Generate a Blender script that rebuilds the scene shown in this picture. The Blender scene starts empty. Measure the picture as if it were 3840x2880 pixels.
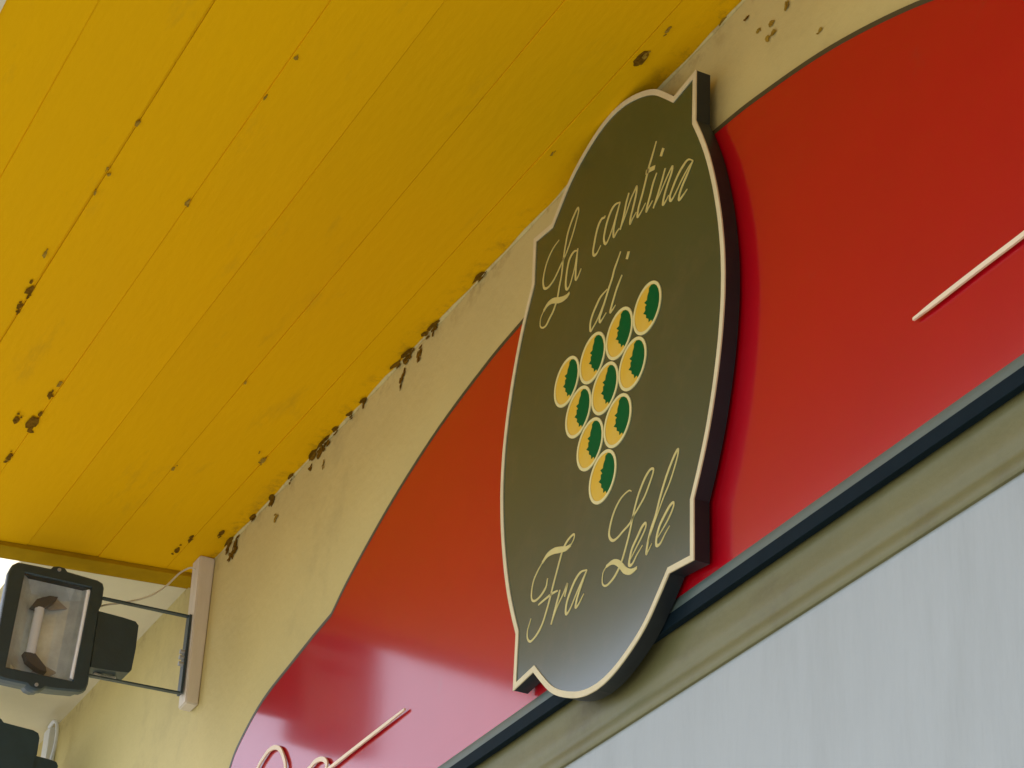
import bpy, bmesh, math, random
from mathutils import Vector, Matrix
from mathutils.geometry import tessellate_polygon

random.seed(7)
scene = bpy.context.scene
COL = scene.collection

# ---------------------------------------------------------------- camera
cam_data = bpy.data.cameras.new('camera')
cam_data.sensor_width = 36.0
cam_data.lens = 2331.08 / 1024 * 36.0
cam_data.clip_start = 0.05
cam_data.clip_end = 1000
cam = bpy.data.objects.new('camera', cam_data)
COL.objects.link(cam)
right = Vector((0.45098602, 0.89147776, 0.04334762))
up = Vector((0.42984605, -0.25950379, 0.86480643))
back = Vector((0.78220457, -0.37138280, -0.50023077))
m = Matrix((right, up, back)).transposed().to_4x4()
m.translation = Vector((0, 0, 1.6))
cam.matrix_world = m
scene.camera = cam

# ---------------------------------------------------------------- daylight
SUN_ELEV, SUN_AZ = 45.0, 226.0       # azimuth measured clockwise from +Y: the sun stands over the street
world = bpy.data.worlds.new('World')
scene.world = world
world.use_nodes = True
wn = world.node_tree
sky = wn.nodes.new('ShaderNodeTexSky')
sky.sky_type = 'NISHITA'
sky.sun_disc = False
sky.sun_elevation = math.radians(SUN_ELEV)
sky.sun_rotation = math.radians(SUN_AZ)
sky.air_density = 1.0
sky.dust_density = 2.2
sky.ozone_density = 3.0
wn.links.new(sky.outputs[0], wn.nodes['Background'].inputs[0])
wn.nodes['Background'].inputs[1].default_value = 0.15
sd = bpy.data.lights.new('sun', 'SUN')
sd.energy = 3.2
sd.angle = math.radians(0.5)
sd.color = (1.0, 0.965, 0.91)
sun = bpy.data.objects.new('sun', sd)
COL.objects.link(sun)
el, az = math.radians(SUN_ELEV), math.radians(SUN_AZ)
to_sun = Vector((math.sin(az) * math.cos(el), math.cos(az) * math.cos(el), math.sin(el)))
sun.rotation_euler = to_sun.to_track_quat('Z', 'Y').to_euler()
sun.location = (0, -5, 12)

vs = scene.view_settings
vs.view_transform = 'Standard'
vs.look = 'None'
vs.exposure = 0.95
vs.gamma = 1.0
vs.use_curve_mapping = False
scene.cycles.use_denoising = True
scene.cycles.max_bounces = 12
scene.cycles.diffuse_bounces = 6

# ---------------------------------------------------------------- traced shapes, in metres on their own planes
LETTERS = [('L', [[(-0.1934, 0.3957), (-0.2145, 0.3912), (-0.2304, 0.3817), (-0.2427, 0.3684), (-0.2498, 0.3521), (-0.2519, 0.3368), (-0.2474, 0.3216), (-0.2385, 0.3149), (-0.2252, 0.313), (-0.209, 0.3168), (-0.1933, 0.3262), (-0.1809, 0.3356), (-0.1624, 0.3488), (-0.1503, 0.3619), (-0.1355, 0.3825), (-0.124, 0.4032), (-0.1184, 0.4164), (-0.1221, 0.425), (-0.1315, 0.4205), (-0.1468, 0.4074), (-0.1587, 0.3904), (-0.1655, 0.3705), (-0.1707, 0.3516), (-0.1742, 0.3319), (-0.1775, 0.3103), (-0.1842, 0.2906), (-0.1894, 0.2719), (-0.1951, 0.2607), (-0.2055, 0.2485), (-0.2196, 0.2399), (-0.2321, 0.2323), (-0.2454, 0.234), (-0.256, 0.2432), (-0.2557, 0.2591), (-0.2449, 0.2696)], [(-0.2449, 0.2696), (-0.2289, 0.2753), (-0.2089, 0.2721), (-0.1854, 0.2608), (-0.1688, 0.2545), (-0.1526, 0.2519), (-0.1432, 0.2539)]]), ('a', [[(-0.1178, 0.3289), (-0.126, 0.3336), (-0.1357, 0.3346), (-0.1481, 0.328), (-0.1551, 0.3122), (-0.1587, 0.2944), (-0.1591, 0.2768), (-0.1536, 0.2667), (-0.1442, 0.2686), (-0.1325, 0.2853), (-0.1242, 0.3038), (-0.1178, 0.3289), (-0.1165, 0.3336)], [(-0.1165, 0.3336), (-0.1197, 0.3085), (-0.1216, 0.2881), (-0.1204, 0.2697), (-0.1126, 0.2707), (-0.1007, 0.2818)]]), ('c', [[(-0.0148, 0.3451), (-0.0184, 0.3431), (-0.0284, 0.3457), (-0.0395, 0.3389), (-0.0473, 0.3254), (-0.0535, 0.3076), (-0.0569, 0.2915), (-0.0521, 0.2823), (-0.0422, 0.2816), (-0.0284, 0.29)]]), ('a', [[(0.0391, 0.3419), (0.0222, 0.3471), (0.0084, 0.3438), (-0.0051, 0.3303), (-0.0141, 0.3127), (-0.0175, 0.2968), (-0.0112, 0.2834), (-0.0002, 0.2868), (0.0157, 0.3052), (0.0313, 0.3286), (0.0391, 0.3419)], [(0.0391, 0.3419), (0.0288, 0.3236), (0.0224, 0.3094), (0.0176, 0.2944), (0.0196, 0.2803), (0.0291, 0.2845), (0.0386, 0.2871)]]), ('n', [[(0.0707, 0.3426), (0.0617, 0.3269), (0.0543, 0.307), (0.0416, 0.2821)], [(0.0416, 0.2821), (0.0599, 0.302), (0.0782, 0.3252), (0.0914, 0.3351), (0.098, 0.3392), (0.0971, 0.3252), (0.0871, 0.3021), (0.0795, 0.2873), (0.0773, 0.2742), (0.0852, 0.2792), (0.0985, 0.2858)]]), ('t', [[(0.1647, 0.394), (0.152, 0.3727), (0.1392, 0.353), (0.1292, 0.3317), (0.1191, 0.312), (0.1064, 0.2907), (0.1029, 0.2736), (0.1149, 0.2761), (0.1305, 0.286)], [(0.13, 0.3498), (0.1447, 0.3464), (0.1608, 0.3414)]]), ('i', [[(0.1677, 0.3259), (0.1562, 0.3121), (0.1462, 0.2926), (0.1374, 0.2771), (0.1337, 0.2666), (0.1416, 0.2699), (0.1546, 0.2765)], [(0.1897, 0.3637), (0.1853, 0.3584), (0.181, 0.3522)]]), ('n', [[(0.1967, 0.3177), (0.1854, 0.2976), (0.1728, 0.2782), (0.1576, 0.2588)], [(0.1576, 0.2588), (0.1832, 0.2783), (0.2061, 0.2977), (0.2201, 0.3065), (0.219, 0.2961), (0.204, 0.2769), (0.194, 0.2608), (0.1904, 0.2473), (0.1994, 0.2482), (0.2095, 0.2547)]]), ('a', [[(0.2888, 0.2768), (0.2724, 0.2884), (0.2548, 0.2852), (0.2372, 0.2755), (0.2222, 0.2612), (0.2135, 0.2492), (0.2175, 0.239), (0.2301, 0.2439), (0.2526, 0.2599), (0.2726, 0.2711), (0.2888, 0.2768)], [(0.2888, 0.2768), (0.2702, 0.2601), (0.2553, 0.2474), (0.2454, 0.2347), (0.2443, 0.2246), (0.2556, 0.2255), (0.2706, 0.2305)]]), ('d', [[(0.0002, 0.1829), (-0.0232, 0.18), (-0.0385, 0.1703), (-0.0518, 0.1584), (-0.0589, 0.1444), (-0.0571, 0.1289), (-0.0483, 0.1309), (-0.031, 0.1407), (-0.0123, 0.1585), (0.0026, 0.1749)], [(0.0456, 0.2351), (0.0336, 0.2205), (0.0243, 0.2099), (0.0172, 0.196), (0.0061, 0.1819), (0.0007, 0.1737), (-0.0085, 0.1609), (-0.0176, 0.148), (-0.025, 0.1375), (-0.0225, 0.1284), (-0.0129, 0.131), (-0.0014, 0.136)]]), ('i', [[(0.0525, 0.1831), (0.0414, 0.1726), (0.0322, 0.1621), (0.0232, 0.1482), (0.016, 0.1366), (0.0135, 0.1292), (0.0221, 0.13), (0.0316, 0.1338)], [(0.0744, 0.2187), (0.0714, 0.2126), (0.0678, 0.2068)]]), ('F', [[(-0.1857, -0.2932), (-0.1902, -0.3072), (-0.2037, -0.3147), (-0.2176, -0.3178), (-0.2319, -0.3172), (-0.2426, -0.3094), (-0.244, -0.293), (-0.2382, -0.2764), (-0.2249, -0.2644), (-0.2085, -0.255)], [(-0.2085, -0.255), (-0.1891, -0.2485), (-0.1664, -0.2503), (-0.1436, -0.2572), (-0.121, -0.2644), (-0.1045, -0.2649)], [(-0.1045, -0.2649), (-0.0941, -0.2578), (-0.0933, -0.2496), (-0.1029, -0.2484), (-0.1164, -0.2513), (-0.127, -0.2569), (-0.1348, -0.2637), (-0.1423, -0.2764), (-0.1521, -0.2939), (-0.1619, -0.3113), (-0.1692, -0.3255), (-0.1765, -0.3396), (-0.1864, -0.3556), (-0.1965, -0.3701), (-0.2096, -0.3806), (-0.226, -0.3871), (-0.2415, -0.3884), (-0.2523, -0.3786), (-0.2536, -0.3639), (-0.2474, -0.3535), (-0.2424, -0.3454)], [(-0.2166, -0.3304), (-0.1969, -0.3295), (-0.1745, -0.3291), (-0.1606, -0.3296), (-0.1466, -0.3316)]]), ('r', [[(-0.1382, -0.3335), (-0.1429, -0.3443), (-0.1527, -0.3616), (-0.166, -0.3859)], [(-0.166, -0.3859), (-0.1471, -0.3624), (-0.1263, -0.3467), (-0.1123, -0.3326), (-0.1157, -0.3424), (-0.1204, -0.3532)]]), ('a', [[(-0.0438, -0.335), (-0.0653, -0.3305), (-0.0837, -0.337), (-0.0989, -0.3505), (-0.1114, -0.3665), (-0.1144, -0.3821), (-0.1099, -0.3879), (-0.0969, -0.3819), (-0.0767, -0.3621), (-0.0565, -0.3452), (-0.0438, -0.335)], [(-0.0438, -0.335), (-0.0612, -0.3544), (-0.0723, -0.3694), (-0.0782, -0.3809), (-0.0791, -0.3881), (-0.0699, -0.3869), (-0.0521, -0.3746)]]), ('L', [[(0.1009, -0.2548), (0.0916, -0.2499), (0.0702, -0.2514), (0.0521, -0.2603), (0.0388, -0.2747), (0.0303, -0.293), (0.0309, -0.3067), (0.0423, -0.3181), (0.0577, -0.3196), (0.0759, -0.3157), (0.0969, -0.3114), (0.1087, -0.3032), (0.1264, -0.2944), (0.1439, -0.2839), (0.1583, -0.2687), (0.1697, -0.2539), (0.171, -0.2462), (0.1605, -0.2431), (0.1458, -0.2498), (0.1313, -0.2633), (0.1198, -0.2782), (0.1086, -0.2999), (0.1017, -0.3184), (0.0933, -0.3363), (0.0834, -0.3535), (0.0749, -0.3663), (0.0632, -0.3779), (0.0484, -0.3866), (0.0302, -0.3908), (0.0177, -0.3882), (0.0105, -0.3796), (0.0119, -0.3637), (0.0224, -0.3564)], [(0.0224, -0.3564), (0.0409, -0.3565), (0.0565, -0.3625), (0.0722, -0.375), (0.0848, -0.388), (0.1001, -0.3969), (0.1121, -0.3994), (0.1239, -0.3994)]]), ('e', [[(0.1023, -0.376), (0.1197, -0.3637), (0.14, -0.3494), (0.15, -0.339), (0.1483, -0.3318), (0.1366, -0.3349), (0.1221, -0.3468), (0.1076, -0.3587), (0.1007, -0.372), (0.0981, -0.384), (0.1087, -0.3867), (0.1231, -0.3764), (0.1406, -0.3675)]]), ('l', [[(0.1582, -0.3684), (0.175, -0.3465), (0.2032, -0.3133), (0.2229, -0.2943), (0.2397, -0.2709), (0.248, -0.255), (0.2479, -0.2467), (0.2365, -0.253), (0.2196, -0.2699), (0.2055, -0.2882), (0.1916, -0.3114), (0.1805, -0.3326), (0.1664, -0.3509), (0.1568, -0.3711), (0.1529, -0.3871), (0.1586, -0.3847), (0.17, -0.3766)]]), ('e', [[(0.1873, -0.3742), (0.2043, -0.3654), (0.2212, -0.355), (0.2352, -0.3418), (0.2351, -0.3337), (0.2237, -0.3352), (0.2068, -0.3456), (0.1927, -0.3572), (0.1844, -0.373), (0.1847, -0.386), (0.1962, -0.3876), (0.2103, -0.3775), (0.2244, -0.3692)]])]
SCRIPT = [[(-4.7626, 3.3328), (-4.7093, 3.3659), (-4.6411, 3.4174), (-4.6092, 3.4308), (-4.5807, 3.4373), (-4.5448, 3.433), (-4.5114, 3.4177), (-4.4859, 3.393), (-4.4661, 3.3618), (-4.4655, 3.3105), (-4.5039, 3.2713), (-4.5818, 3.2509)], [(-4.3974, 3.2248), (-4.3838, 3.2853), (-4.3432, 3.3097), (-4.3167, 3.3143), (-4.2904, 3.3188), (-4.2578, 3.3139), (-4.2329, 3.3022), (-4.2233, 3.2882), (-4.2358, 3.274), (-4.2611, 3.2674)], [(-4.3336, 3.268), (-4.2671, 3.2748), (-4.2012, 3.2776), (-4.0225, 3.2787), (-3.8385, 3.2796)], [(-2.1819, 3.2748), (-2.1164, 3.2753), (-2.0297, 3.2755), (-1.9434, 3.2747), (-1.8347, 3.2756), (-1.7373, 3.272)]]
CEIL_CHIPS = [(-4.046, -0.8097, 11), (-4.1182, -0.8107, 8), (-3.8981, -0.8236, 6), (-4.41, -0.6369, 6), (-4.4681, -0.64, 8), (-4.6083, -0.6379, 15), (-4.6121, -0.6739, 9), (-4.7992, -0.6358, 8), (-4.8205, -0.6362, 5), (-3.3878, -0.8056, 6), (-3.5733, -0.7994, 4), (-3.0857, -0.6217, 4), (-3.2191, -0.6266, 4), (-3.6028, -0.634, 6), (-4.2383, -0.2719, 4), (-4.7031, -0.2715, 5), (-4.5796, -0.0969, 7), (-3.1644, -0.0799, 4), (-2.8362, -0.0759, 11), (-2.8245, -0.0733, 6), (-2.6805, -0.0027, 6), (-2.7434, -0.0758, 5), (-5.0708, -0.0987, 8), (-5.1419, -0.1061, 9), (-3.645, -0.8031, 4), (-3.555, -0.808, 3), (-5.0003, -0.042, 8), (-4.5426, -0.1205, 3)]
WALL_CHIPS = [(-3.6109, 4.1458, 11, 7), (-3.8438, 4.1446, 11, 14), (-3.9706, 4.136, 13, 16), (-3.9198, 4.1124, 8, 20), (-4.0001, 4.0969, 6, 24), (-4.0261, 4.1389, 10, 8), (-4.2053, 4.1402, 7, 15), (-4.2837, 4.145, 7, 10), (-4.3677, 4.1408, 7, 6), (-4.4267, 4.1384, 10, 14), (-4.4558, 4.1338, 12, 20), (-4.4976, 4.1349, 14, 16), (-4.5142, 4.1098, 4, 12), (-4.4319, 4.0867, 3, 12), (-4.6364, 4.1455, 8, 14), (-4.7575, 4.1348, 8, 24), (-4.7177, 4.0716, 9, 12), (-4.8819, 4.155, 7, 9), (-5.0443, 4.1566, 12, 18), (-4.9992, 4.112, 10, 30), (-5.0326, 4.094, 9, 14), (-5.1955, 4.1637, 14, 8), (-5.3095, 4.1987, 12, 6), (-3.8762, 4.1309, 6, 4), (-2.6081, 4.095, 5, 5), (-2.5334, 4.0329, 5, 8), (-2.5283, 4.0102, 5, 9), (-2.5451, 4.0095, 4, 8), (-2.5728, 4.0431, 4, 4), (-2.486, 4.034, 4, 10), (-2.3936, 3.9204, 4, 4)]

YW = 1.640          # front of the cream facade plaster
ZC = 4.143          # underside of the boarded ceiling
SIGN = Vector((-3.0005, 1.5976, 3.5770))

# ---------------------------------------------------------------- materials
def mat(name, col, rough=0.6, var=0.0, vscale=6.0, col2=None, bump=0.0, bscale=60.0, metal=0.0,
        coat=0.0, stretch=None, dirt=None, dscale=3.0, dlow=0.55, dhigh=0.7, rvar=0.0, ior=1.5, spec=0.5, crough=0.12, cior=1.6, edge=None, orand=0.0):
    ma = bpy.data.materials.new(name)
    ma.use_nodes = True
    nt = ma.node_tree
    b = nt.nodes['Principled BSDF']
    b.inputs['Roughness'].default_value = rough
    b.inputs['Metallic'].default_value = metal
    b.inputs['IOR'].default_value = ior
    b.inputs['Specular IOR Level'].default_value = spec
    b.inputs['Coat Weight'].default_value = coat
    b.inputs['Coat Roughness'].default_value = crough
    b.inputs['Coat IOR'].default_value = cior
    b.inputs['Base Color'].default_value = (*col, 1)
    tc = nt.nodes.new('ShaderNodeTexCoord')
    src = tc.outputs['Object']
    if stretch:
        mp = nt.nodes.new('ShaderNodeMapping')
        mp.inputs['Scale'].default_value = stretch
        nt.links.new(src, mp.inputs[0])
        src = mp.outputs[0]
    out = None
    if var > 0:
        n = nt.nodes.new('ShaderNodeTexNoise')
        n.inputs['Scale'].default_value = vscale
        n.inputs['Detail'].default_value = 6
        n.inputs['Roughness'].default_value = 0.65
        nt.links.new(src, n.inputs['Vector'])
        r = nt.nodes.new('ShaderNodeMapRange')
        r.inputs['From Min'].default_value = 0.3
        r.inputs['From Max'].default_value = 0.7
        nt.links.new(n.outputs['Fac'], r.inputs['Value'])
        mx = nt.nodes.new('ShaderNodeMix')
        mx.data_type = 'RGBA'
        c2 = col2 or tuple(c * (1 - var) for c in col)
        mx.inputs[6].default_value = (*col, 1)
        mx.inputs[7].default_value = (*c2, 1)
        nt.links.new(r.outputs[0], mx.inputs[0])
        out = mx.outputs[2]
        if rvar > 0:
            rr = nt.nodes.new('ShaderNodeMapRange')
            rr.inputs['To Min'].default_value = rough
            rr.inputs['To Max'].default_value = rough + rvar
            nt.links.new(n.outputs['Fac'], rr.inputs['Value'])
            nt.links.new(rr.outputs[0], b.inputs['Roughness'])
    if dirt:
        n2 = nt.nodes.new('ShaderNodeTexNoise')
        n2.inputs['Scale'].default_value = dscale
        n2.inputs['Detail'].default_value = 9
        n2.inputs['Roughness'].default_value = 0.7
        nt.links.new(src, n2.inputs['Vector'])
        r2 = nt.nodes.new('ShaderNodeMapRange')
        r2.inputs['From Min'].default_value = dlow
        r2.inputs['From Max'].default_value = dhigh
        r2.inputs['To Max'].default_value = dirt[3]
        nt.links.new(n2.outputs['Fac'], r2.inputs['Value'])
        mx2 = nt.nodes.new('ShaderNodeMix')
        mx2.data_type = 'RGBA'
        mx2.inputs[6].default_value = (*col, 1)
        if out: nt.links.new(out, mx2.inputs[6])
        mx2.inputs[7].default_value = (*dirt[:3], 1)
        nt.links.new(r2.outputs[0], mx2.inputs[0])
        out = mx2.outputs[2]
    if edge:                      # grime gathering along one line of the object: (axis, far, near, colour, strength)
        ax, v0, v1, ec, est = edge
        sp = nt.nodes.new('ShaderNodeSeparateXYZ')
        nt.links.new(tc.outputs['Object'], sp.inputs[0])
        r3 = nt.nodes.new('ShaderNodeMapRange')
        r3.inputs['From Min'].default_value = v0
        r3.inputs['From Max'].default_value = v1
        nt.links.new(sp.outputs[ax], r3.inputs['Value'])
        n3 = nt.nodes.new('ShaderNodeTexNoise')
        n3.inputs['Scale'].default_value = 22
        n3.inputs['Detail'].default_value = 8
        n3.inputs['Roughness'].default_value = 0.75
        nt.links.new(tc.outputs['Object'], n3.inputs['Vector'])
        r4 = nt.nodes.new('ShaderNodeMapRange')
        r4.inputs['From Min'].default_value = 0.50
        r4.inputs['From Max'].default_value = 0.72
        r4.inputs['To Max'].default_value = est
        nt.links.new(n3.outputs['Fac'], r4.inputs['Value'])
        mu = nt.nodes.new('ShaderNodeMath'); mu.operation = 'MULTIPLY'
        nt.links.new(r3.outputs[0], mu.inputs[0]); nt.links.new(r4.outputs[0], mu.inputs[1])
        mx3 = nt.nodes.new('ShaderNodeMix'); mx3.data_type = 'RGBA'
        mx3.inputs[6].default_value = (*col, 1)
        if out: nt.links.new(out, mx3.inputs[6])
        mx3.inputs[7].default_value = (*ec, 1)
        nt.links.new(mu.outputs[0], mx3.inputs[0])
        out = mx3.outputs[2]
    if orand > 0:                 # each board a slightly different tone
        oi = nt.nodes.new('ShaderNodeObjectInfo')
        r5 = nt.nodes.new('ShaderNodeMapRange')
        r5.inputs['To Min'].default_value = 1 - orand
        r5.inputs['To Max'].default_value = 1 + orand * 0.4
        nt.links.new(oi.outputs['Random'], r5.inputs['Value'])
        hs = nt.nodes.new('ShaderNodeHueSaturation')
        nt.links.new(r5.outputs[0], hs.inputs['Value'])
        nt.links.new(out, hs.inputs['Color'])
        out = hs.outputs[0]
    if out: nt.links.new(out, b.inputs['Base Color'])
    if bump > 0:
        nb = nt.nodes.new('ShaderNodeTexNoise')
        nb.inputs['Scale'].default_value = bscale
        nb.inputs['Detail'].default_value = 5
        nt.links.new(src, nb.inputs['Vector'])
        bp = nt.nodes.new('ShaderNodeBump')
        bp.inputs['Strength'].default_value = bump
        bp.inputs['Distance'].default_value = 0.004
        nt.links.new(nb.outputs['Fac'], bp.inputs['Height'])
        nt.links.new(bp.outputs[0], b.inputs['Normal'])
        if coat > 0: nt.links.new(bp.outputs[0], b.inputs['Coat Normal'])
    return ma

M = {}
M['plaster'] = mat('cream_plaster', (0.60, 0.495, 0.19), 0.75, 0.10, 3.0, bump=0.35, bscale=45,
                   dirt=(0.30, 0.24, 0.10, 0.45), dscale=2.2, dlow=0.56, dhigh=0.75,
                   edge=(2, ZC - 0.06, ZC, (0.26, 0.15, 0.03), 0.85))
M['ceil'] = mat('yellow_paint', (0.78, 0.43, 0.0005), 0.8, 0.10, 2.5, spec=0.04, col2=(0.76, 0.415, 0.002), bump=0.25, bscale=30,
                stretch=(0.5, 2.0, 1), dirt=(0.42, 0.24, 0.02, 0.5), dscale=4.0, dlow=0.58, dhigh=0.78,
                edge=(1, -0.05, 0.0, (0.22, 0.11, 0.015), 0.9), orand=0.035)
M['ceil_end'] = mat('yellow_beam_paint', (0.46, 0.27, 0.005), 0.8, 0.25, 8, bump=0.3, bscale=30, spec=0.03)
M['cream_ceil'] = mat('cream_ceiling_paint', (0.74, 0.67, 0.45), 0.7, 0.12, 3, bump=0.2, bscale=40)
M['white'] = mat('white_paint', (0.37, 0.392, 0.365), 0.6, 0.06, 5.0, bump=0.2, bscale=30, stretch=(5, 1, 0.8),
                 dirt=(0.29, 0.305, 0.275, 0.6), dscale=1.5, dlow=0.5, dhigh=0.75)
M['mould'] = mat('moulding_paint', (0.17, 0.155, 0.055), 0.5, 0.15, 6, bump=0.25, bscale=40, spec=0.3,
                 dirt=(0.07, 0.055, 0.02, 0.6), dscale=5, dlow=0.52, dhigh=0.75)
M['red'] = mat('red_lacquer', (0.42, 0.0001, 0.0065), 0.30, 0.06, 4, rvar=0.08, dirt=(0.26, 0.04, 0.03, 0.35), dscale=9, dlow=0.62, dhigh=0.8, coat=1.0, crough=0.11, spec=0.05, cior=1.33, bump=0.10, bscale=3.5)
M['edge_shade'] = mat('arch_edge_shade', (0.050, 0.038, 0.010), 0.5, 0.2, 20)  # dark olive tone that paints in the shading at the panel's arched edge
M['rail'] = mat('black_rail', (0.008, 0.016, 0.020), 0.6, 0.2, 20, spec=0.03)
M['trim'] = mat('grey_aluminium', (0.10, 0.13, 0.10), 0.5, 0.15, 12)
M['board'] = mat('dark_green_lacquer', (0.004, 0.040, 0.022), 0.45, 0.15, 5, dirt=(0.05, 0.06, 0.035, 0.6), dscale=7, dlow=0.52, dhigh=0.8, coat=1.0, crough=0.17, spec=0.1, cior=1.6, bump=0.06, bscale=4)
M['side'] = mat('black_green_edge', (0.010, 0.014, 0.016), 0.42, 0.3, 25)
M['gold'] = mat('cream_gold_paint', (0.62, 0.51, 0.17), 0.5, 0.15, 30, spec=0.25)
M['rimline'] = mat('pale_border_paint', (0.72, 0.60, 0.34), 0.5, 0.15, 20, spec=0.2)
M['grape'] = mat('yellow_grape_paint', (0.66, 0.37, 0.01), 0.6, 0.3, 14, col2=(0.66, 0.42, 0.06), spec=0.1)
M['grape_rim'] = mat('pale_grape_outline', (0.70, 0.60, 0.24), 0.45, 0.05, 20)
M['green'] = mat('green_grape_paint', (0.001, 0.10, 0.018), 0.6, 0.25, 20, spec=0.05)
M['script'] = mat('cream_raised_letter', (0.86, 0.66, 0.42), 0.45, 0.05, 30)
M['chip'] = mat('brown_mould_flake', (0.22, 0.11, 0.008), 0.9, 0.5, 90, spec=0.02, bump=0.5, bscale=200)
M['chip_soft'] = mat('faint_mould_flake', (0.40, 0.25, 0.03), 0.9, 0.4, 90, spec=0.02, bump=0.4, bscale=200)
M['lamp'] = mat('slate_enamel', (0.022, 0.046, 0.056), 0.42, 0.25, 25, bump=0.15, bscale=120)
M['wood'] = mat('cream_batten_paint', (0.70, 0.62, 0.48), 0.6, 0.12, 12, bump=0.3, bscale=30, stretch=(4, 4, 0.6))
M['reflector'] = mat('satin_reflector', (0.84, 0.92, 0.90), 0.40, 0.35, 15, metal=0.25, bump=0.4, bscale=60)
M['ceramic'] = mat('white_ceramic', (0.88, 0.93, 0.98), 0.25)
M['holder'] = mat('dark_holder', (0.07, 0.075, 0.085), 0.4)
M['steel'] = mat('steel', (0.42, 0.43, 0.44), 0.4, 0.3, 60, metal=0.3)
M['cable'] = mat('pale_cable', (0.62, 0.58, 0.46), 0.5)
M['white_plastic'] = mat('white_plastic', (0.72, 0.74, 0.74), 0.4)
M['ground'] = mat('paving', (0.34, 0.33, 0.30), 0.85, 0.25, 1.5, bump=0.5, bscale=8)
g = bpy.data.materials.new('clear_glass'); g.use_nodes = True
gn = g.node_tree
gn.nodes.remove(gn.nodes['Principled BSDF'])
tr = gn.nodes.new('ShaderNodeBsdfTransparent'); gl = gn.nodes.new('ShaderNodeBsdfGlossy'); gl.inputs['Roughness'].default_value = 0.03
fr = gn.nodes.new('ShaderNodeFresnel'); fr.inputs['IOR'].default_value = 1.25
mg = gn.nodes.new('ShaderNodeMixShader')
gn.links.new(fr.outputs[0], mg.inputs[0]); gn.links.new(tr.outputs[0], mg.inputs[1]); gn.links.new(gl.outputs[0], mg.inputs[2])
gn.links.new(mg.outputs[0], gn.nodes['Material Output'].inputs[0])
M['glass'] = g

# ---------------------------------------------------------------- helpers
def link(name, bm, ma, parent=None, smooth=False, loc=None):
    me = bpy.data.meshes.new(name)
    bmesh.ops.recalc_face_normals(bm, faces=bm.faces)
    bm.to_mesh(me); bm.free()
    if smooth:
        for p in me.polygons: p.use_smooth = True
        me.set_sharp_from_angle(angle=math.radians(35))
    me.materials.append(ma)
    o = bpy.data.objects.new(name, me)
    COL.objects.link(o)
    if parent: o.parent = parent
    if loc is not None: o.location = loc
    return o

def empty(name, loc):
    o = bpy.data.objects.new(name, None)
    o.empty_display_size = 0.1
    COL.objects.link(o); o.location = loc
    return o

def tag(o, label, cat, group=None):
    o['label'] = label; o['category'] = cat
    if group: o['group'] = group
    return o

def box(bm, x0, x1, y0, y1, z0, z1, bev=0.0, seg=2):
    r = bmesh.ops.create_cube(bm, size=1)
    for v in r['verts']:
        v.co = Vector(((x0 + x1) / 2 + v.co.x * (x1 - x0), (y0 + y1) / 2 + v.co.y * (y1 - y0), (z0 + z1) / 2 + v.co.z * (z1 - z0)))
    if bev > 0:
        es = list({e for v in r['verts'] for e in v.link_edges})
        bmesh.ops.bevel(bm, geom=es, offset=bev, segments=seg, affect='EDGES', profile=0.5)

def prism(bm, poly, d0, d1, axis='y'):
    """poly: 2-D outline; y: (x, z) outline extruded along Y; x: (y, z) outline extruded along X."""
    f = (lambda p, d: Vector((p[0], d, p[1]))) if axis == 'y' else (lambda p, d: Vector((d, p[0], p[1])))
    a = [bm.verts.new(f(p, d0)) for p in poly]
    b = [bm.verts.new(f(p, d1)) for p in poly]
    n = len(poly)
    for t in tessellate_polygon([[Vector((p[0], p[1], 0)) for p in poly]]):
        for vs_ in (a, b):
            try: bm.faces.new([vs_[i] for i in t])
            except ValueError: pass
    for i in range(n):
        bm.faces.new((a[i], a[(i + 1) % n], b[(i + 1) % n], b[i]))

def catmull(pts, n=6, closed=False):
    P = [Vector(p) for p in pts]
    out = []
    N = len(P)
    rng = range(N if closed else N - 1)
    for i in rng:
        p1, p2 = P[i], P[(i + 1) % N]
        p0 = P[(i - 1) % N] if (closed or i > 0) else p1 * 2 - p2
        p3 = P[(i + 2) % N] if (closed or i < N - 2) else p2 * 2 - p1
        for k in range(n):
            t = k / n
            out.append(0.5 * ((2 * p1) + (p2 - p0) * t + (2 * p0 - 5 * p1 + 4 * p2 - p3) * t * t + (3 * p1 - p0 - 3 * p2 + p3) * t ** 3))
    if not closed: out.append(P[-1].copy())
    return out

def ribbon(bm, pts, width, y0, y1, taper=True, n=5):
    """a pen stroke on an XZ plane between depths y0 (front) and y1 (back); width is a function of (tangent, t)."""
    P = catmull(pts, n) if len(pts) > 2 else [Vector(p) for p in pts]
    N = len(P)
    rows = []
    tl = None
    ws = []
    for i, p in enumerate(P):
        t = (P[min(i + 1, N - 1)] - P[max(i - 1, 0)])
        if t.length < 1e-7: t = tl or Vector((1, 0))
        t = t.normalized(); tl = t
        w = width(t, i / (N - 1))
        if taper:
            w *= min(1.0, 0.45 + 4.0 * min(i, N - 1 - i) / N)
        ws.append((p, t, w))
    sm = [sum(ws[j][2] for j in range(max(0, i - 2), min(N, i + 3))) / len(range(max(0, i - 2), min(N, i + 3))) for i in range(N)]
    for (p, t, _), w in zip(ws, sm):
        nrm = Vector((-t.y, t.x)) * (w / 2)
        a, b = p + nrm, p - nrm
        rows.append([bm.verts.new((a.x, y0, a.y)), bm.verts.new((b.x, y0, b.y)), bm.verts.new((b.x, y1, b.y)), bm.verts.new((a.x, y1, a.y))])
    for r, s in zip(rows, rows[1:]):
        for k in range(4):
            bm.faces.new((r[k], r[(k + 1) % 4], s[(k + 1) % 4], s[k]))
    bm.faces.new(rows[0]); bm.faces.new(rows[-1])

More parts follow.
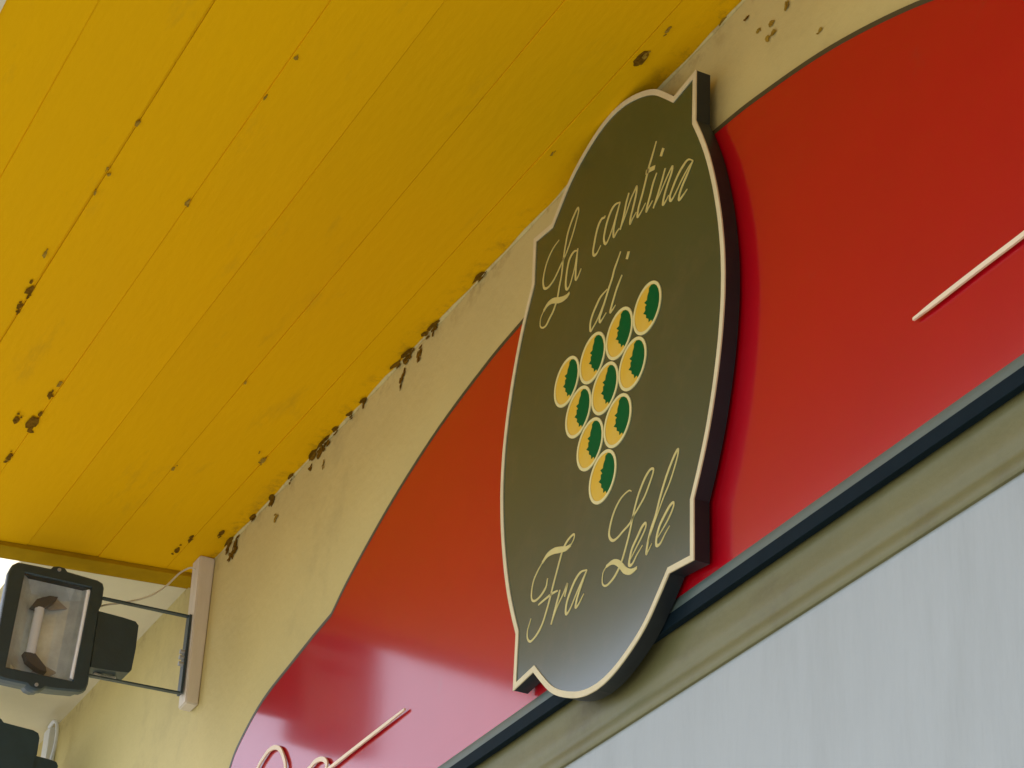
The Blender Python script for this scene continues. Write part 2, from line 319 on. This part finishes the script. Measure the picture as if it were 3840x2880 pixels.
def tube(bm, pts, r, seg=8, n=6):
    P = catmull(pts, n) if len(pts) > 2 else [Vector(p) for p in pts]
    prev = None; rings = []
    for i, p in enumerate(P):
        t = (P[min(i + 1, len(P) - 1)] - P[max(i - 1, 0)]).normalized()
        u = (prev - t * prev.dot(t)).normalized() if prev is not None else t.orthogonal().normalized()
        prev = u; v = t.cross(u)
        rings.append([bm.verts.new(p + (u * math.cos(a) + v * math.sin(a)) * r) for a in (2 * math.pi * k / seg for k in range(seg))])
    for a, b in zip(rings, rings[1:]):
        for k in range(seg): bm.faces.new((a[k], a[(k + 1) % seg], b[(k + 1) % seg], b[k]))
    bm.faces.new(rings[0]); bm.faces.new(rings[-1])

def inset_poly(P, d):
    n = len(P); out = []
    area = sum(P[i].x * P[(i + 1) % n].y - P[(i + 1) % n].x * P[i].y for i in range(n))
    s = 1 if area > 0 else -1
    for i in range(n):
        a, b, c = P[i - 1], P[i], P[(i + 1) % n]
        n1 = Vector((-(b - a).y, (b - a).x)).normalized() * s
        n2 = Vector((-(c - b).y, (c - b).x)).normalized() * s
        h = (n1 + n2)
        h = h / max(0.35, h.length_squared / 2) if h.length > 1e-6 else n1
        out.append(b + h * d)
    return out

def ring_solid(bm, outer, inner, y0, y1):
    n = len(outer)
    V = [[bm.verts.new((p.x, y, p.y)) for p in poly] for poly, y in ((outer, y0), (inner, y0), (inner, y1), (outer, y1))]
    for i in range(n):
        j = (i + 1) % n
        for k in range(4):
            bm.faces.new((V[k][i], V[k][j], V[(k + 1) % 4][j], V[(k + 1) % 4][i]))

# ---------------------------------------------------------------- the setting
bm = bmesh.new()
vs_ = [bm.verts.new(c) for c in ((-250, -250, 0), (250, -250, 0), (250, 250, 0), (-250, 250, 0))]
bm.faces.new(vs_)
o = link('ground', bm, M['ground']); o['kind'] = 'structure'

# arch outline on the facade, left flank traced, right flank its mirror about the arch's middle
AX = -3.075
left = [(-4.985, 3.20), (-4.935, 3.36), (-4.859, 3.4874), (-4.8049, 3.5362), (-4.6759, 3.5937), (-4.4907, 3.6277), (-4.3884, 3.6447), (-4.2933, 3.6575)]
arc = [(-4.2933, 3.6575), (-4.1991, 3.7126), (-3.9988, 3.8014), (-3.7838, 3.8700), (-3.5765, 3.9112), (-3.4474, 3.9270), (-3.25, 3.943), (AX, 3.948)]
LZ = 3.093
flank = [Vector((-5.0, LZ))] + catmull(left[:6], 5) + [Vector(left[6])]
rise = catmull(arc, 6)
half = flank + rise
ARCH = half + [Vector((2 * AX - p.x, p.y)) for p in reversed(half[:-1])]

# facade: cream plaster above the moulding
bm = bmesh.new()
def ring_off(P, d):
    out = []
    for i in range(len(P)):
        t = (P[min(i + 1, len(P) - 1)] - P[max(i - 1, 0)]).normalized()
        out.append(P[i] + Vector((-t.y, t.x)) * d)
    return out
ZT = 7.0
def q(x0, x1, y, z0, z1):
    bm.faces.new([bm.verts.new(c) for c in ((x0, y, z0), (x1, y, z0), (x1, y, z1), (x0, y, z1))])
q(-14, 8, YW, LZ - 0.0195, ZT)
q(-14, 8, 2.0, 0, ZT)
o = wall = link('facade_wall', bm, M['plaster']); o['kind'] = 'structure'
bm = bmesh.new(); box(bm, -14, 8, YW, 2.0, ZT, ZT + 0.1)
o = link('roof_slab', bm, M['plaster']); o['kind'] = 'structure'
bm = bmesh.new(); box(bm, -14.2, -14, YW, 2.0, 0, ZT); box(bm, 8, 8.2, YW, 2.0, 0, ZT)
o = link('facade_end', bm, M['plaster']); o['kind'] = 'structure'

# white lower wall, in tall painted boards
bm = bmesh.new(); box(bm, -14, 8, YW + 0.002, 1.99, 0, 2.962)
o = link('white_lower_wall', bm, M['white']); o['kind'] = 'structure'

# moulding between panel and white wall: profile in (Y, Z) swept along X
prof = [(1.655, LZ - 0.020), (1.6430, LZ - 0.021), (1.6425, 3.050), (1.6410, 3.035), (1.6385, 3.018), (1.6370, 3.006), (1.6375, 2.998), (1.6395, 2.992),
        (1.6400, 2.987), (1.6385, 2.981), (1.6360, 2.974), (1.6350, 2.967), (1.6355, 2.961), (1.6370, 2.958), (1.655, 2.957)]
bm = bmesh.new()
prism(bm, prof, -14, 8, 'x')
o = link('wall_moulding', bm, M['mould'], smooth=True); o['kind'] = 'structure'

# boarded ceiling of the canopy: it falls 4.3 degrees towards the street; everything on it is laid out in the
# plane of the boards, u = x, v = distance from the facade (negative outwards)
SLOPE = math.radians(4.3)
def hang(o):
    o.location = (0, YW, ZC); o.rotation_euler = (SLOPE, 0, 0)
ceil = empty('ceiling', (0, YW, ZC)); hang(ceil); ceil['kind'] = 'structure'
VE = -1.118                       # street edge of the canopy
seams = [VE, -0.977, -0.803, -0.628, -0.454, -0.272, -0.092, 0.080]
X1, X0 = 3.0, -5.265
for i, (a, b) in enumerate(zip(seams, seams[1:])):
    bm = bmesh.new()
    strong = (abs(a + 0.803) < 0.01, abs(b + 0.803) < 0.01)
    g0, g1 = (0.0005 if s_ else 0.00008 for s_ in strong)
    dz = random.uniform(-0.0005, 0.0005)
    e0, e1 = 0.0003, (0.0050 if strong[1] else 0.0030)
    pr = [(a + g0 + e0, dz), (b - g1 - e1, dz), (b - g1, dz + e1 * 0.45), (b - g1, 0.02), (a + g0, 0.02), (a + g0, dz + e0 * 0.55)]
    N = 24
    rows = []
    for k in range(N + 1):
        t = k / N
        wz = 0.0008 * math.sin(k * 1.7 + i * 2.1)
        rows.append([bm.verts.new((X0 * (1 - t) + X1 * t, y, z + wz)) for y, z in pr])
    for r, s in zip(rows, rows[1:]):
        for k in range(6): bm.faces.new((r[k], r[(k + 1) % 6], s[(k + 1) % 6], s[k]))
    bm.faces.new(rows[0]); bm.faces.new(rows[-1])
    link('plank', bm, M['ceil'], ceil)
bm = bmesh.new(); box(bm, -5.40, X1, VE, 0.08, 0.0205, 0.12)
link('deck_above', bm, M['ceil_end'], ceil)

def blob(bm, u0, v0, ru, rv, place, curl=0.003, n=9, th=0.0008):
    """an irregular flake; place(u, v, d) puts a point on the surface lifted by d."""
    ph = random.random() * 6
    ring = []
    for k in range(n):
        a = 2 * math.pi * k / n + random.uniform(-0.2, 0.2)
        r = random.uniform(0.55, 1.2)
        ring.append((u0 + ru * r * math.cos(a), v0 + rv * r * math.sin(a), max(0.0004, curl * (0.5 + 0.5 * math.sin(a + ph)) * random.uniform(0.3, 1))))
    c0 = bm.verts.new(place(u0, v0, th + 0.0005)); c1 = bm.verts.new(place(u0, v0, 0.0001))
    f = [bm.verts.new(place(u, v, d + th)) for u, v, d in ring]
    b = [bm.verts.new(place(u, v, d)) for u, v, d in ring]
    for k in range(n):
        j = (k + 1) % n
        bm.faces.new((f[k], f[j], c0)); bm.faces.new((b[j], b[k], c1)); bm.faces.new((f[k], f[j], b[j], b[k]))

for x, y, r in CEIL_CHIPS:
    bm = bmesh.new()
    s = r * 0.0010
    pl = lambda u, v, d: Vector((u, min(v, -0.002), -0.0014 - d))
    blob(bm, x, y, s * 2.2, s * 0.8, pl)
    for k in range(3 if r > 6 else 1):
        blob(bm, x + random.uniform(-4, 4) * s, y + random.uniform(-0.8, 0.8) * s, s * random.uniform(0.5, 1.2), s * random.uniform(0.25, 0.5), pl, n=7)
    link('paint_flake', bm, M['chip'] if r > 7 else M['chip_soft'], ceil)
for x, z, w, h in WALL_CHIPS:
    bm = bmesh.new()
    sx, sz = w * 0.0027, h * 0.0008
    high = z > ZC - 0.05
    zt = min(z, ZC - 0.004)
    pl = lambda u, v, d: Vector((u, YW - 0.0006 - d, min(v, ZC - 0.0005)))
    blob(bm, x, zt, sx * 0.55, sz * 0.85, pl, curl=0.004)
    for k in range(2 + int(h / 7)):
        blob(bm, x + random.uniform(-0.7, 0.7) * sx, zt + random.uniform(-1.3, 1.0) * sz, sx * random.uniform(0.15, 0.45), sz * random.uniform(0.25, 0.7), pl, n=7)
    link('paint_flake', bm, M['chip'] if high else M['chip_soft'], wall)
    if high and z > ZC - 0.02:
        bm = bmesh.new()
        pc = lambda u, v, d: Vector((u, min(v, -0.0005), -0.0014 - d))
        blob(bm, x + random.uniform(-0.4, 0.4) * sx, -0.007, sx * 0.9, 0.007, pc)
        link('paint_flake', bm, M['chip'], ceil)
# uneven bead of old paint where the boards meet the plaster
bm = bmesh.new()
rows = []
N = 260
for k in range(N + 1):
    x = X0 + (X1 - X0) * k / N
    d = 0.0035 + 0.0022 * math.sin(k * 0.9) * math.sin(k * 0.23) + random.uniform(-0.001, 0.001)
    rows.append([bm.verts.new((x, YW - 0.0005, ZC - d - 0.002)), bm.verts.new((x, YW - d, ZC - 0.0012 - d * 0.07)), bm.verts.new((x, YW + 0.004, ZC))])
for r, s in zip(rows, rows[1:]):
    for k in range(3): bm.faces.new((r[k], r[(k + 1) % 3], s[(k + 1) % 3], s[k]))
link('paint_bead', bm, M['plaster'], wall)

# trim beam that ends the boarded part, and the narrower plain cream eave of the next bay
bm = bmesh.new()
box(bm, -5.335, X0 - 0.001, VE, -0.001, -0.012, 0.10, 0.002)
box(bm, -5.360, -5.3355, VE, -0.001, -0.005, 0.10, 0.002)
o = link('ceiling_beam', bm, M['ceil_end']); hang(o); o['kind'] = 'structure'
VB = -0.44                       # street edge of the eave beyond the beam
bm = bmesh.new(); box(bm, -14, -5.361, VB, 0.02, 0.0, 0.10)
o = link('cream_ceiling', bm, M['cream_ceil']); hang(o); o['kind'] = 'structure'
bm = bmesh.new(); box(bm, -5.40, X1, VE - 0.028, VE - 0.001, -0.004, 0.16)
o = link('canopy_edge_board', bm, M['cream_ceil']); hang(o); o['kind'] = 'structure'

# ---------------------------------------------------------------- arched red fascia panel
PF = 0.9945            # the panel stands 9 mm proud of the plaster
panel = empty('fascia_panel', (AX * PF, YW * PF, 1.6 + (LZ - 1.6) * PF)); panel.scale = (PF, PF, PF)
tag(panel, 'big arched red lacquered fascia panel mounted on the cream facade behind the oval sign', 'sign panel')
def local(P): return [Vector((p.x - AX, p.y - LZ)) for p in P]
YP = 0.0
TILT = 0.0040           # the panel leans out this much per metre of height
bm = bmesh.new()
LP = local(ARCH)
prism(bm, [(p.x, p.y) for p in inset_poly(LP, 0.0006)], YP, YP + 0.0088)
for v in bm.verts: v.co.y -= TILT * v.co.z
link('panel_face', bm, M['red'], panel)
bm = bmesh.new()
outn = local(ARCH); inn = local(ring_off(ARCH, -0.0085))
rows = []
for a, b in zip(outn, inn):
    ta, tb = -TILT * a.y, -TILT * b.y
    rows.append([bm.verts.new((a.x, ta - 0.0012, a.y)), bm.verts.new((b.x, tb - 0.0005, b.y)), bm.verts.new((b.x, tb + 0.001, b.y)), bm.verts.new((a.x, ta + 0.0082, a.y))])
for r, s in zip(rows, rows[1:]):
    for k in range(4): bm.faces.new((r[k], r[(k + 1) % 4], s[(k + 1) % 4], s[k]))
link('arch_shade_strip', bm, M['edge_shade'], panel)  # thin dark strip standing in for the soft shading along the arch
bm = bmesh.new(); box(bm, -2.2, 2.2, -0.004, YP + 0.0085, -0.0205, 0.003, 0.001)
link('bottom_rail', bm, M['rail'], panel)
bm = bmesh.new()
prism(bm, [(-0.0035, 0.0032), (0.0004, 0.0032), (0.0004, 0.024), (-0.0008, 0.022), (-0.0025, 0.012)], -1.9, 1.9, 'x')
link('sill_strip', bm, M['trim'], panel, smooth=True)
for k, pts in enumerate(SCRIPT):
    bm = bmesh.new()
    ribbon(bm, [(x * 1.0014 - AX, 1.6 + (z - 1.6) * 1.0014 - LZ) for x, z in pts], lambda t, u: 0.0100 if k < 2 else 0.0078, -0.0085, -0.0050, taper=(k > 1), n=8)
    link('script_stroke', bm, M['script'], panel)

# ---------------------------------------------------------------- oval hanging sign
sign = empty('shop_sign', SIGN); sign.scale = (0.9985,) * 3
tag(sign, 'dark olive cartouche sign with grapes and the words La cantina di Fra Lele', 'shop sign')
dome = catmull([(0.225, 0.450), (0.193, 0.480), (0.1615, 0.507), (0.125, 0.5285), (0.0757, 0.5485), (0.035, 0.5585), (0.0, 0.5615)], 4)
side = catmull([(0.2975, 0.354), (0.320, 0.308), (0.342, 0.255), (0.362, 0.19), (0.378, 0.118), (0.387, 0.05), (0.389, 0.0)], 4)
Q = list(reversed(dome)) + [Vector((0.2985, 0.4580))] + side          # top middle -> ear -> right middle
half_r = Q + [Vector((p.x, -p.y)) for p in reversed(Q[:-1])]
OUT = half_r + [Vector((-p.x, p.y)) for p in reversed(half_r[1:-1])]
bm = bmesh.new(); prism(bm, [(p.x, p.y) for p in inset_poly(OUT, 0.0006)], 0.0008, 0.0270)
link('edge_body', bm, M['side'], sign)
bm = bmesh.new(); prism(bm, [(p.x, p.y) for p in inset_poly(OUT, 0.004)], 0.0, 0.0007)
link('board_face', bm, M['board'], sign)
bm = bmesh.new(); ring_solid(bm, OUT, inset_poly(OUT, 0.0105), -0.0016, 0.0007)
link('border', bm, M['rimline'], sign)

def pen(t, u):
    return 0.0058 if t.y < -0.25 else (0.0036 if t.y > 0.25 else 0.0046)
for name, strokes in LETTERS:
    bm = bmesh.new()
    for i, st in enumerate(strokes):
        if len(st) == 3:
            ribbon(bm, st, lambda t, u: 0.0085, -0.0008, 0.0, taper=False)
        elif name in 'LF' and i == 1:
            ribbon(bm, st, lambda t, u: 0.0045 + 0.0070 * math.sin(math.pi * min(1, max(0, u))), -0.0009, 0.0, taper=False)
        elif name in 'LF':
            ribbon(bm, st, lambda t, u: 0.0052 if t.y < -0.3 else 0.0040, -0.0008, 0.0)
        else:
            ribbon(bm, st, pen, -0.0008 - 0.0001 * i, 0.0)
    o = link('letter', bm, M['gold'], sign)

GR = 0.0470
centres = [(0.143, 0.068), (0.0485, 0.068), (-0.046, 0.068), (-0.1405, 0.068), (0.0965, -0.016), (0.002, -0.016), (-0.0925, -0.016),
           (0.0495, -0.101), (-0.0455, -0.101), (0.0025, -0.1845)]
patch = [(0.013, 0.0385), (0.022, 0.035), (0.030, 0.028), (0.036, 0.018), (0.0395, 0.006), (0.0395, -0.006), (0.036, -0.018), (0.030, -0.029), (0.023, -0.0365),
         (0.018, -0.036), (0.014, -0.030), (0.006, -0.031), (0.005, -0.024), (-0.003, -0.018), (-0.003, -0.012), (-0.013, -0.005), (-0.006, -0.002),
         (-0.007, 0.006), (-0.002, 0.007), (-0.010, 0.015), (-0.001, 0.016), (0.000, 0.023), (0.005, 0.030), (0.005, 0.036)]
meshes = None
for cx, cz in centres:
    if meshes is None:
        bm = bmesh.new()
        circ = [(GR * 0.93 * math.cos(a), GR * 0.93 * math.sin(a)) for a in (2 * math.pi * k / 40 for k in range(40))]
        prism(bm, circ, -0.0007, 0.0)
        gpe = link('grape', bm, M['grape'], sign, loc=(cx, 0, cz))
        bm = bmesh.new()
        co = [Vector((GR * math.cos(a), GR * math.sin(a))) for a in (2 * math.pi * k / 40 for k in range(40))]
        ring_solid(bm, co, [p * 0.885 for p in co], -0.0015, 0.0)
        rim = link('rim', bm, M['grape_rim'], gpe)
        bm = bmesh.new(); prism(bm, patch, -0.0011, -0.0006)
        pt = link('green_patch', bm, M['green'], gpe)
        meshes = (gpe.data, rim.data, pt.data)
    else:
        gg = bpy.data.objects.new('grape', meshes[0]); COL.objects.link(gg); gg.parent = sign; gg.location = (cx, 0, cz); gg.rotation_euler = (0, math.radians(random.uniform(-5, 5)), 0)
        for nm, me in (('rim', meshes[1]), ('green_patch', meshes[2])):
            c = bpy.data.objects.new(nm, me); COL.objects.link(c); c.parent = gg

# ---------------------------------------------------------------- batten and floodlights at the end of the canopy
bm = bmesh.new()
vv = []
for z, yo in ((3.742, 0.006), (ZC - 0.003, -0.002)):
    for x, y in ((-5.150, 1.600 + yo), (-5.150, YW - 0.001), (-5.205, YW - 0.001), (-5.205, 1.600 + yo)): vv.append(bm.verts.new((x + 5.15, y - YW, z - 3.742)))
for f in ((0, 1, 2, 3), (4, 5, 6, 7), (0, 1, 5, 4), (1, 2, 6, 5), (2, 3, 7, 6), (3, 0, 4, 7)): bm.faces.new([vv[i] for i in f])
bmesh.ops.bevel(bm, geom=list(bm.edges), offset=0.003, segments=2, affect='EDGES')
o = link('wooden_batten', bm, M['wood'], loc=(-5.15, YW, 3.742))
tag(o, 'cream painted vertical wooden batten on the wall carrying the large floodlight', 'batten')

J = Vector((-5.17, 1.367, 3.937))
def L3(x, y, z): return Vector((x, y, z)) - J
flood = empty('floodlight', J)
tag(flood, 'open slate grey halogen floodlight with clear glass, held by a yoke on the batten', 'floodlight')
# bezel: rounded outline in (Y, Z) with a window
outl = [(1.131, 3.985), (1.137, 4.004), (1.150, 4.015), (1.20, 4.017), (1.232, 4.018), (1.238, 4.026), (1.252, 4.030), (1.266, 4.029), (1.274, 4.021), (1.310, 4.019), (1.352, 4.017),
        (1.366, 4.012), (1.371, 4.000), (1.371, 3.955), (1.366, 3.94), (1.365, 3.79), (1.366, 3.745), (1.362, 3.728), (1.350, 3.720), (1.29, 3.712), (1.262, 3.710), (1.254, 3.702), (1.240, 3.699), (1.226, 3.702), (1.218, 3.709), (1.16, 3.709),
        (1.140, 3.713), (1.131, 3.728), (1.128, 3.76), (1.1275, 3.86)]
win = [(1.170, 3.990), (1.338, 3.992), (1.327, 3.742), (1.161, 3.740)]
def resample(win, outl):
    c = Vector((1.249, 3.866)); res = []
    for p in outl:
        d = (Vector(p) - c); best = None
        for i in range(4):
            a, b = Vector(win[i]), Vector(win[(i + 1) % 4])
            e = b - a; den = d.x * e.y - d.y * e.x
            if abs(den) < 1e-9: continue
            w = a - c
            t = (w.x * e.y - w.y * e.x) / den; s = (w.x * d.y - w.y * d.x) / den
            if t > 0 and -1e-6 <= s <= 1 + 1e-6 and (best is None or t < best): best = t
        res.append(c + d * best)
    return res
# put the window corners into the outline so that they stay square
def with_corners(outl, win):
    c = Vector((1.249, 3.866)); pts = [Vector(p) for p in outl]
    for w in win:
        d = Vector(w) - c
        for i in range(len(pts)):
            a, b = pts[i], pts[(i + 1) % len(pts)]
            e = b - a; den = d.x * e.y - d.y * e.x
            if abs(den) < 1e-9: continue
            k = a - c
            t = (k.x * e.y - k.y * e.x) / den; s = (k.x * d.y - k.y * d.x) / den
            if t > 0 and 0 <= s <= 1:
                pts.insert(i + 1, a + e * s); break
    return pts
OL = with_corners(outl, win); WL = resample(win, OL)
def P3(x, p, k=1.0):
    c = Vector((1.249, 3.866)); qv = c + (Vector(p) - c) * k
    return L3(x, qv.x, qv.y)
bm = bmesh.new()
loops = []
for x, pts, k in ((-5.196, OL, 1.0), (-5.176, OL, 1.0), (-5.171, OL, 0.975), (-5.170, WL, 1.02), (-5.173, WL, 1.0), (-5.196, WL, 1.0)):
    loops.append([bm.verts.new(P3(x, p, k)) for p in pts])
n = len(OL)
for a, b in zip(loops, loops[1:] + loops[:1]):
    for i in range(n): bm.faces.new((a[i], a[(i + 1) % n], b[(i + 1) % n], b[i]))
link('bezel', bm, M['lamp'], flood, smooth=True)
# housing tapering back
bm = bmesh.new(); loops = []
for x, k in ((-5.1965, 0.96), (-5.24, 0.93), (-5.275, 0.72), (-5.285, 0.5)):
    loops.append([bm.verts.new(P3(x, p, k)) for p in OL])
for a, b in zip(loops, loops[1:]):
    for i in range(n): bm.faces.new((a[i], a[(i + 1) % n], b[(i + 1) % n], b[i]))
bm.faces.new(loops[-1])
housing = link('housing', bm, M['lamp'], flood, smooth=True)
for k in range(5):
    bm = bmesh.new(); z = 3.80 + k * 0.033
    p = L3(-5.30, 1.18, z); p2 = L3(-5.27, 1.32, z + 0.004)
    box(bm, p.x, p2.x, p.y, p2.y, p.z, p2.z); link('cooling_fin', bm, M['lamp'], housing)
# reflector dish: trough
bm = bmesh.new()
W = [Vector(w) for w in win]
prof_r = [(0.0, -5.180), (0.10, -5.205), (0.22, -5.226), (0.36, -5.236), (0.5, -5.238), (0.66, -5.234), (0.80, -5.222), (0.92, -5.203), (1.0, -5.181)]
rows = []
for u, x in prof_r:
    top = W[0].lerp(W[1], u); bot = W[3].lerp(W[2], u)
    row = []
    for v, dx in ((0.0, 0), (0.10, 1), (0.5, 1), (0.90, 1), (1.0, 0)):
        pt = top.lerp(bot, v); xx = x if dx else max(x, -5.200)
        row.append(bm.verts.new(L3(xx, pt.x, pt.y)))
    rows.append(row)
for r, s in zip(rows, rows[1:]):
    for k in range(4): bm.faces.new((r[k], r[k + 1], s[k + 1], s[k]))
link('reflector', bm, M['reflector'], flood)
# bright rolled lip of the reflector along the wall side
bm = bmesh.new(); tube(bm, [L3(-5.178, 1.3335, 3.985), L3(-5.178, 1.330, 3.87), L3(-5.178, 1.3235, 3.748)], 0.006)
link('reflector_lip', bm, M['ceramic'], flood, smooth=True)
# lamp tube with end holders
bm = bmesh.new(); tube(bm, [L3(-5.205, 1.228, 3.922), L3(-5.205, 1.222, 3.80)], 0.012, 12)
tb = link('halogen_tube', bm, M['ceramic'], flood, smooth=True)
for k in range(9):
    bm = bmesh.new(); z = 3.808 + k * 0.0135
    tube(bm, [L3(-5.205, 1.2225 + k * 0.0006, z), L3(-5.205, 1.2227 + k * 0.0006, z + 0.004)], 0.0125, 12)
    link('tube_ridge', bm, M['ceramic'], tb, smooth=True)
for zc, sg in ((3.935, 1), (3.785, -1)):
    bm = bmesh.new()
    pts = [(1.205, zc - 0.014 * sg), (1.232, zc - 0.016 * sg), (1.262, zc + 0.012 * sg), (1.266, zc + 0.024 * sg), (1.245, zc + 0.022 * sg), (1.215, zc + 0.006 * sg)]
    pts = [(a - J.y, b - J.z) for a, b in pts]
    prism(bm, pts, -5.222 - J.x, -5.196 - J.x, 'x'); link('tube_holder', bm, M['holder'], flood)
    bm = bmesh.new()
    pts = [(1.232, zc + 0.026 * sg), (1.262, zc + 0.034 * sg), (1.300, zc + 0.010 * sg), (1.255, zc - 0.004 * sg)]
    prism(bm, [(a - J.y, b - J.z) for a, b in pts], -5.228 - J.x, -5.222 - J.x, 'x'); link('spring_clip', bm, M['steel'], flood)
bm = bmesh.new()
prism(bm, [(p.x - J.y, p.y - J.z) for p in W], -5.1745 - J.x, -5.1765 - J.x, 'x')
link('glass_pane', bm, M['glass'], flood)
for y, z in ((1.252, 4.018), (1.240, 3.712)):
    bm = bmesh.new(); p = L3(-5.171, y, z); tube(bm, [p, p + Vector((0.004, 0, 0))], 0.0045, 10)
    link('screw', bm, M['steel'], flood, smooth=True)
# terminal box on the wall side
bm = bmesh.new()
tb_out = [(1.366, 3.938), (1.43, 3.936), (1.462, 3.933), (1.471, 3.924), (1.4715, 3.86), (1.468, 3.805), (1.462, 3.797), (1.44, 3.794), (1.366, 3.789)]
prism(bm, [(a - J.y, b - J.z) for a, b in tb_out], -5.176 - J.x, -5.235 - J.x, 'x')
bmesh.ops.bevel(bm, geom=[e for e in bm.edges if abs(e.verts[0].co.x - e.verts[1].co.x) < 1e-6 and len(e.link_faces) == 2 and e.calc_face_angle(0) > 1.2], offset=0.003, segments=2, affect='EDGES')
tbox = link('terminal_box', bm, M['lamp'], flood, smooth=True)
bm = bmesh.new(); tube(bm, [L3(-5.21, 1.385, 3.787), L3(-5.21, 1.415, 3.783), L3(-5.21, 1.44, 3.787)], 0.006)
link('cable_gland', bm, M['cable'], tbox, smooth=True)
# yoke
for nm, pts in (('yoke_arm', [(1.37, 3.973), (1.601, 3.978)]), ('yoke_arm', [(1.357, 3.766), (1.601, 3.773)])):
    bm = bmesh.new(); (ya, za), (yb, zb) = pts
    pr = [(ya, za - 0.002), (yb, zb - 0.002), (yb, zb + 0.002), (ya, za + 0.002)]
    prism(bm, [(a - J.y, b - J.z) for a, b in pr], -5.168 - J.x, -5.182 - J.x, 'x'); link(nm, bm, M['lamp'], flood)
bm = bmesh.new(); p = L3(-5.190, 1.5945, 3.770); p2 = L3(-5.165, 1.6005, 3.981); box(bm, p.x, p2.x, p.y, p2.y, p.z, p2.z)
yp = link('yoke_plate', bm, M['lamp'], flood)
for z in (3.865, 3.880, 3.848):
    bm = bmesh.new(); p = L3(-5.172, 1.583, z); tube(bm, [p, p + Vector((0, 0.012, 0))], 0.0065, 6)
    link('bolt', bm, M['steel'], yp)

# supply cable from the batten head to the floodlight
bm = bmesh.new()
tube(bm, [Vector(p) for p in ((-5.175, 1.598, 4.108), (-5.178, 1.585, 4.112), (-5.182, 1.56, 4.092), (-5.186, 1.53, 4.050), (-5.188, 1.49, 4.012), (-5.200, 1.43, 3.985), (-5.215, 1.39, 3.975), (-5.235, 1.36, 3.96))], 0.0024)
o = link('supply_cable', bm, M['cable'], smooth=True)
tag(o, 'thin pale cable sagging from the batten top to the large floodlight', 'cable')

# second floodlight further along, cropped by the image edge
f2 = empty('floodlight', Vector((-6.23, 1.521, 3.937))); f2.scale = (1.12, 1.12, 1.12)
tag(f2, 'second slate floodlight in the bottom corner beside the white looped cable', 'floodlight')
for ch in list(flood.children):
    if ch.name.split('.')[0] in ('bezel', 'housing', 'terminal_box'):
        c = ch.copy(); COL.objects.link(c); c.parent = f2
        if ch.name.startswith('terminal_box'): c.scale = (1, 0.62, 1)
        else: c.location = (0, 0, -0.018)
        for gch in ch.children:
            d = gch.copy(); COL.objects.link(d); d.parent = c
bm = bmesh.new(); prism(bm, [(p.x - J.y, p.y - J.z) for p in OL], -5.165 - J.x, -5.1695 - J.x, 'x')
link('cover_plate', bm, M['lamp'], f2).location = (0, 0, -0.018)
flood['group'] = f2['group'] = 'floodlights at the end of the canopy'
bm = bmesh.new(); box(bm, -0.03, 0.03, -0.028, -0.001, 0, 0.17, 0.003)
o = link('mounting_block', bm, M['white_plastic'], loc=(-6.50, YW, 3.955))
tag(o, 'pale grey mounting block on the wall behind the second floodlight', 'mounting block')
bm = bmesh.new()
tube(bm, [Vector(p) for p in ((-6.43, 1.60, 4.105), (-6.385, 1.600, 4.108), (-6.345, 1.60, 4.085), (-6.330, 1.60, 4.037), (-6.340, 1.60, 3.994), (-6.372, 1.60, 3.960), (-6.40, 1.59, 3.92))], 0.0055)
o = link('looped_cable', bm, M['white_plastic'], smooth=True)
tag(o, 'white cable looping down the wall beside the second floodlight', 'cable')
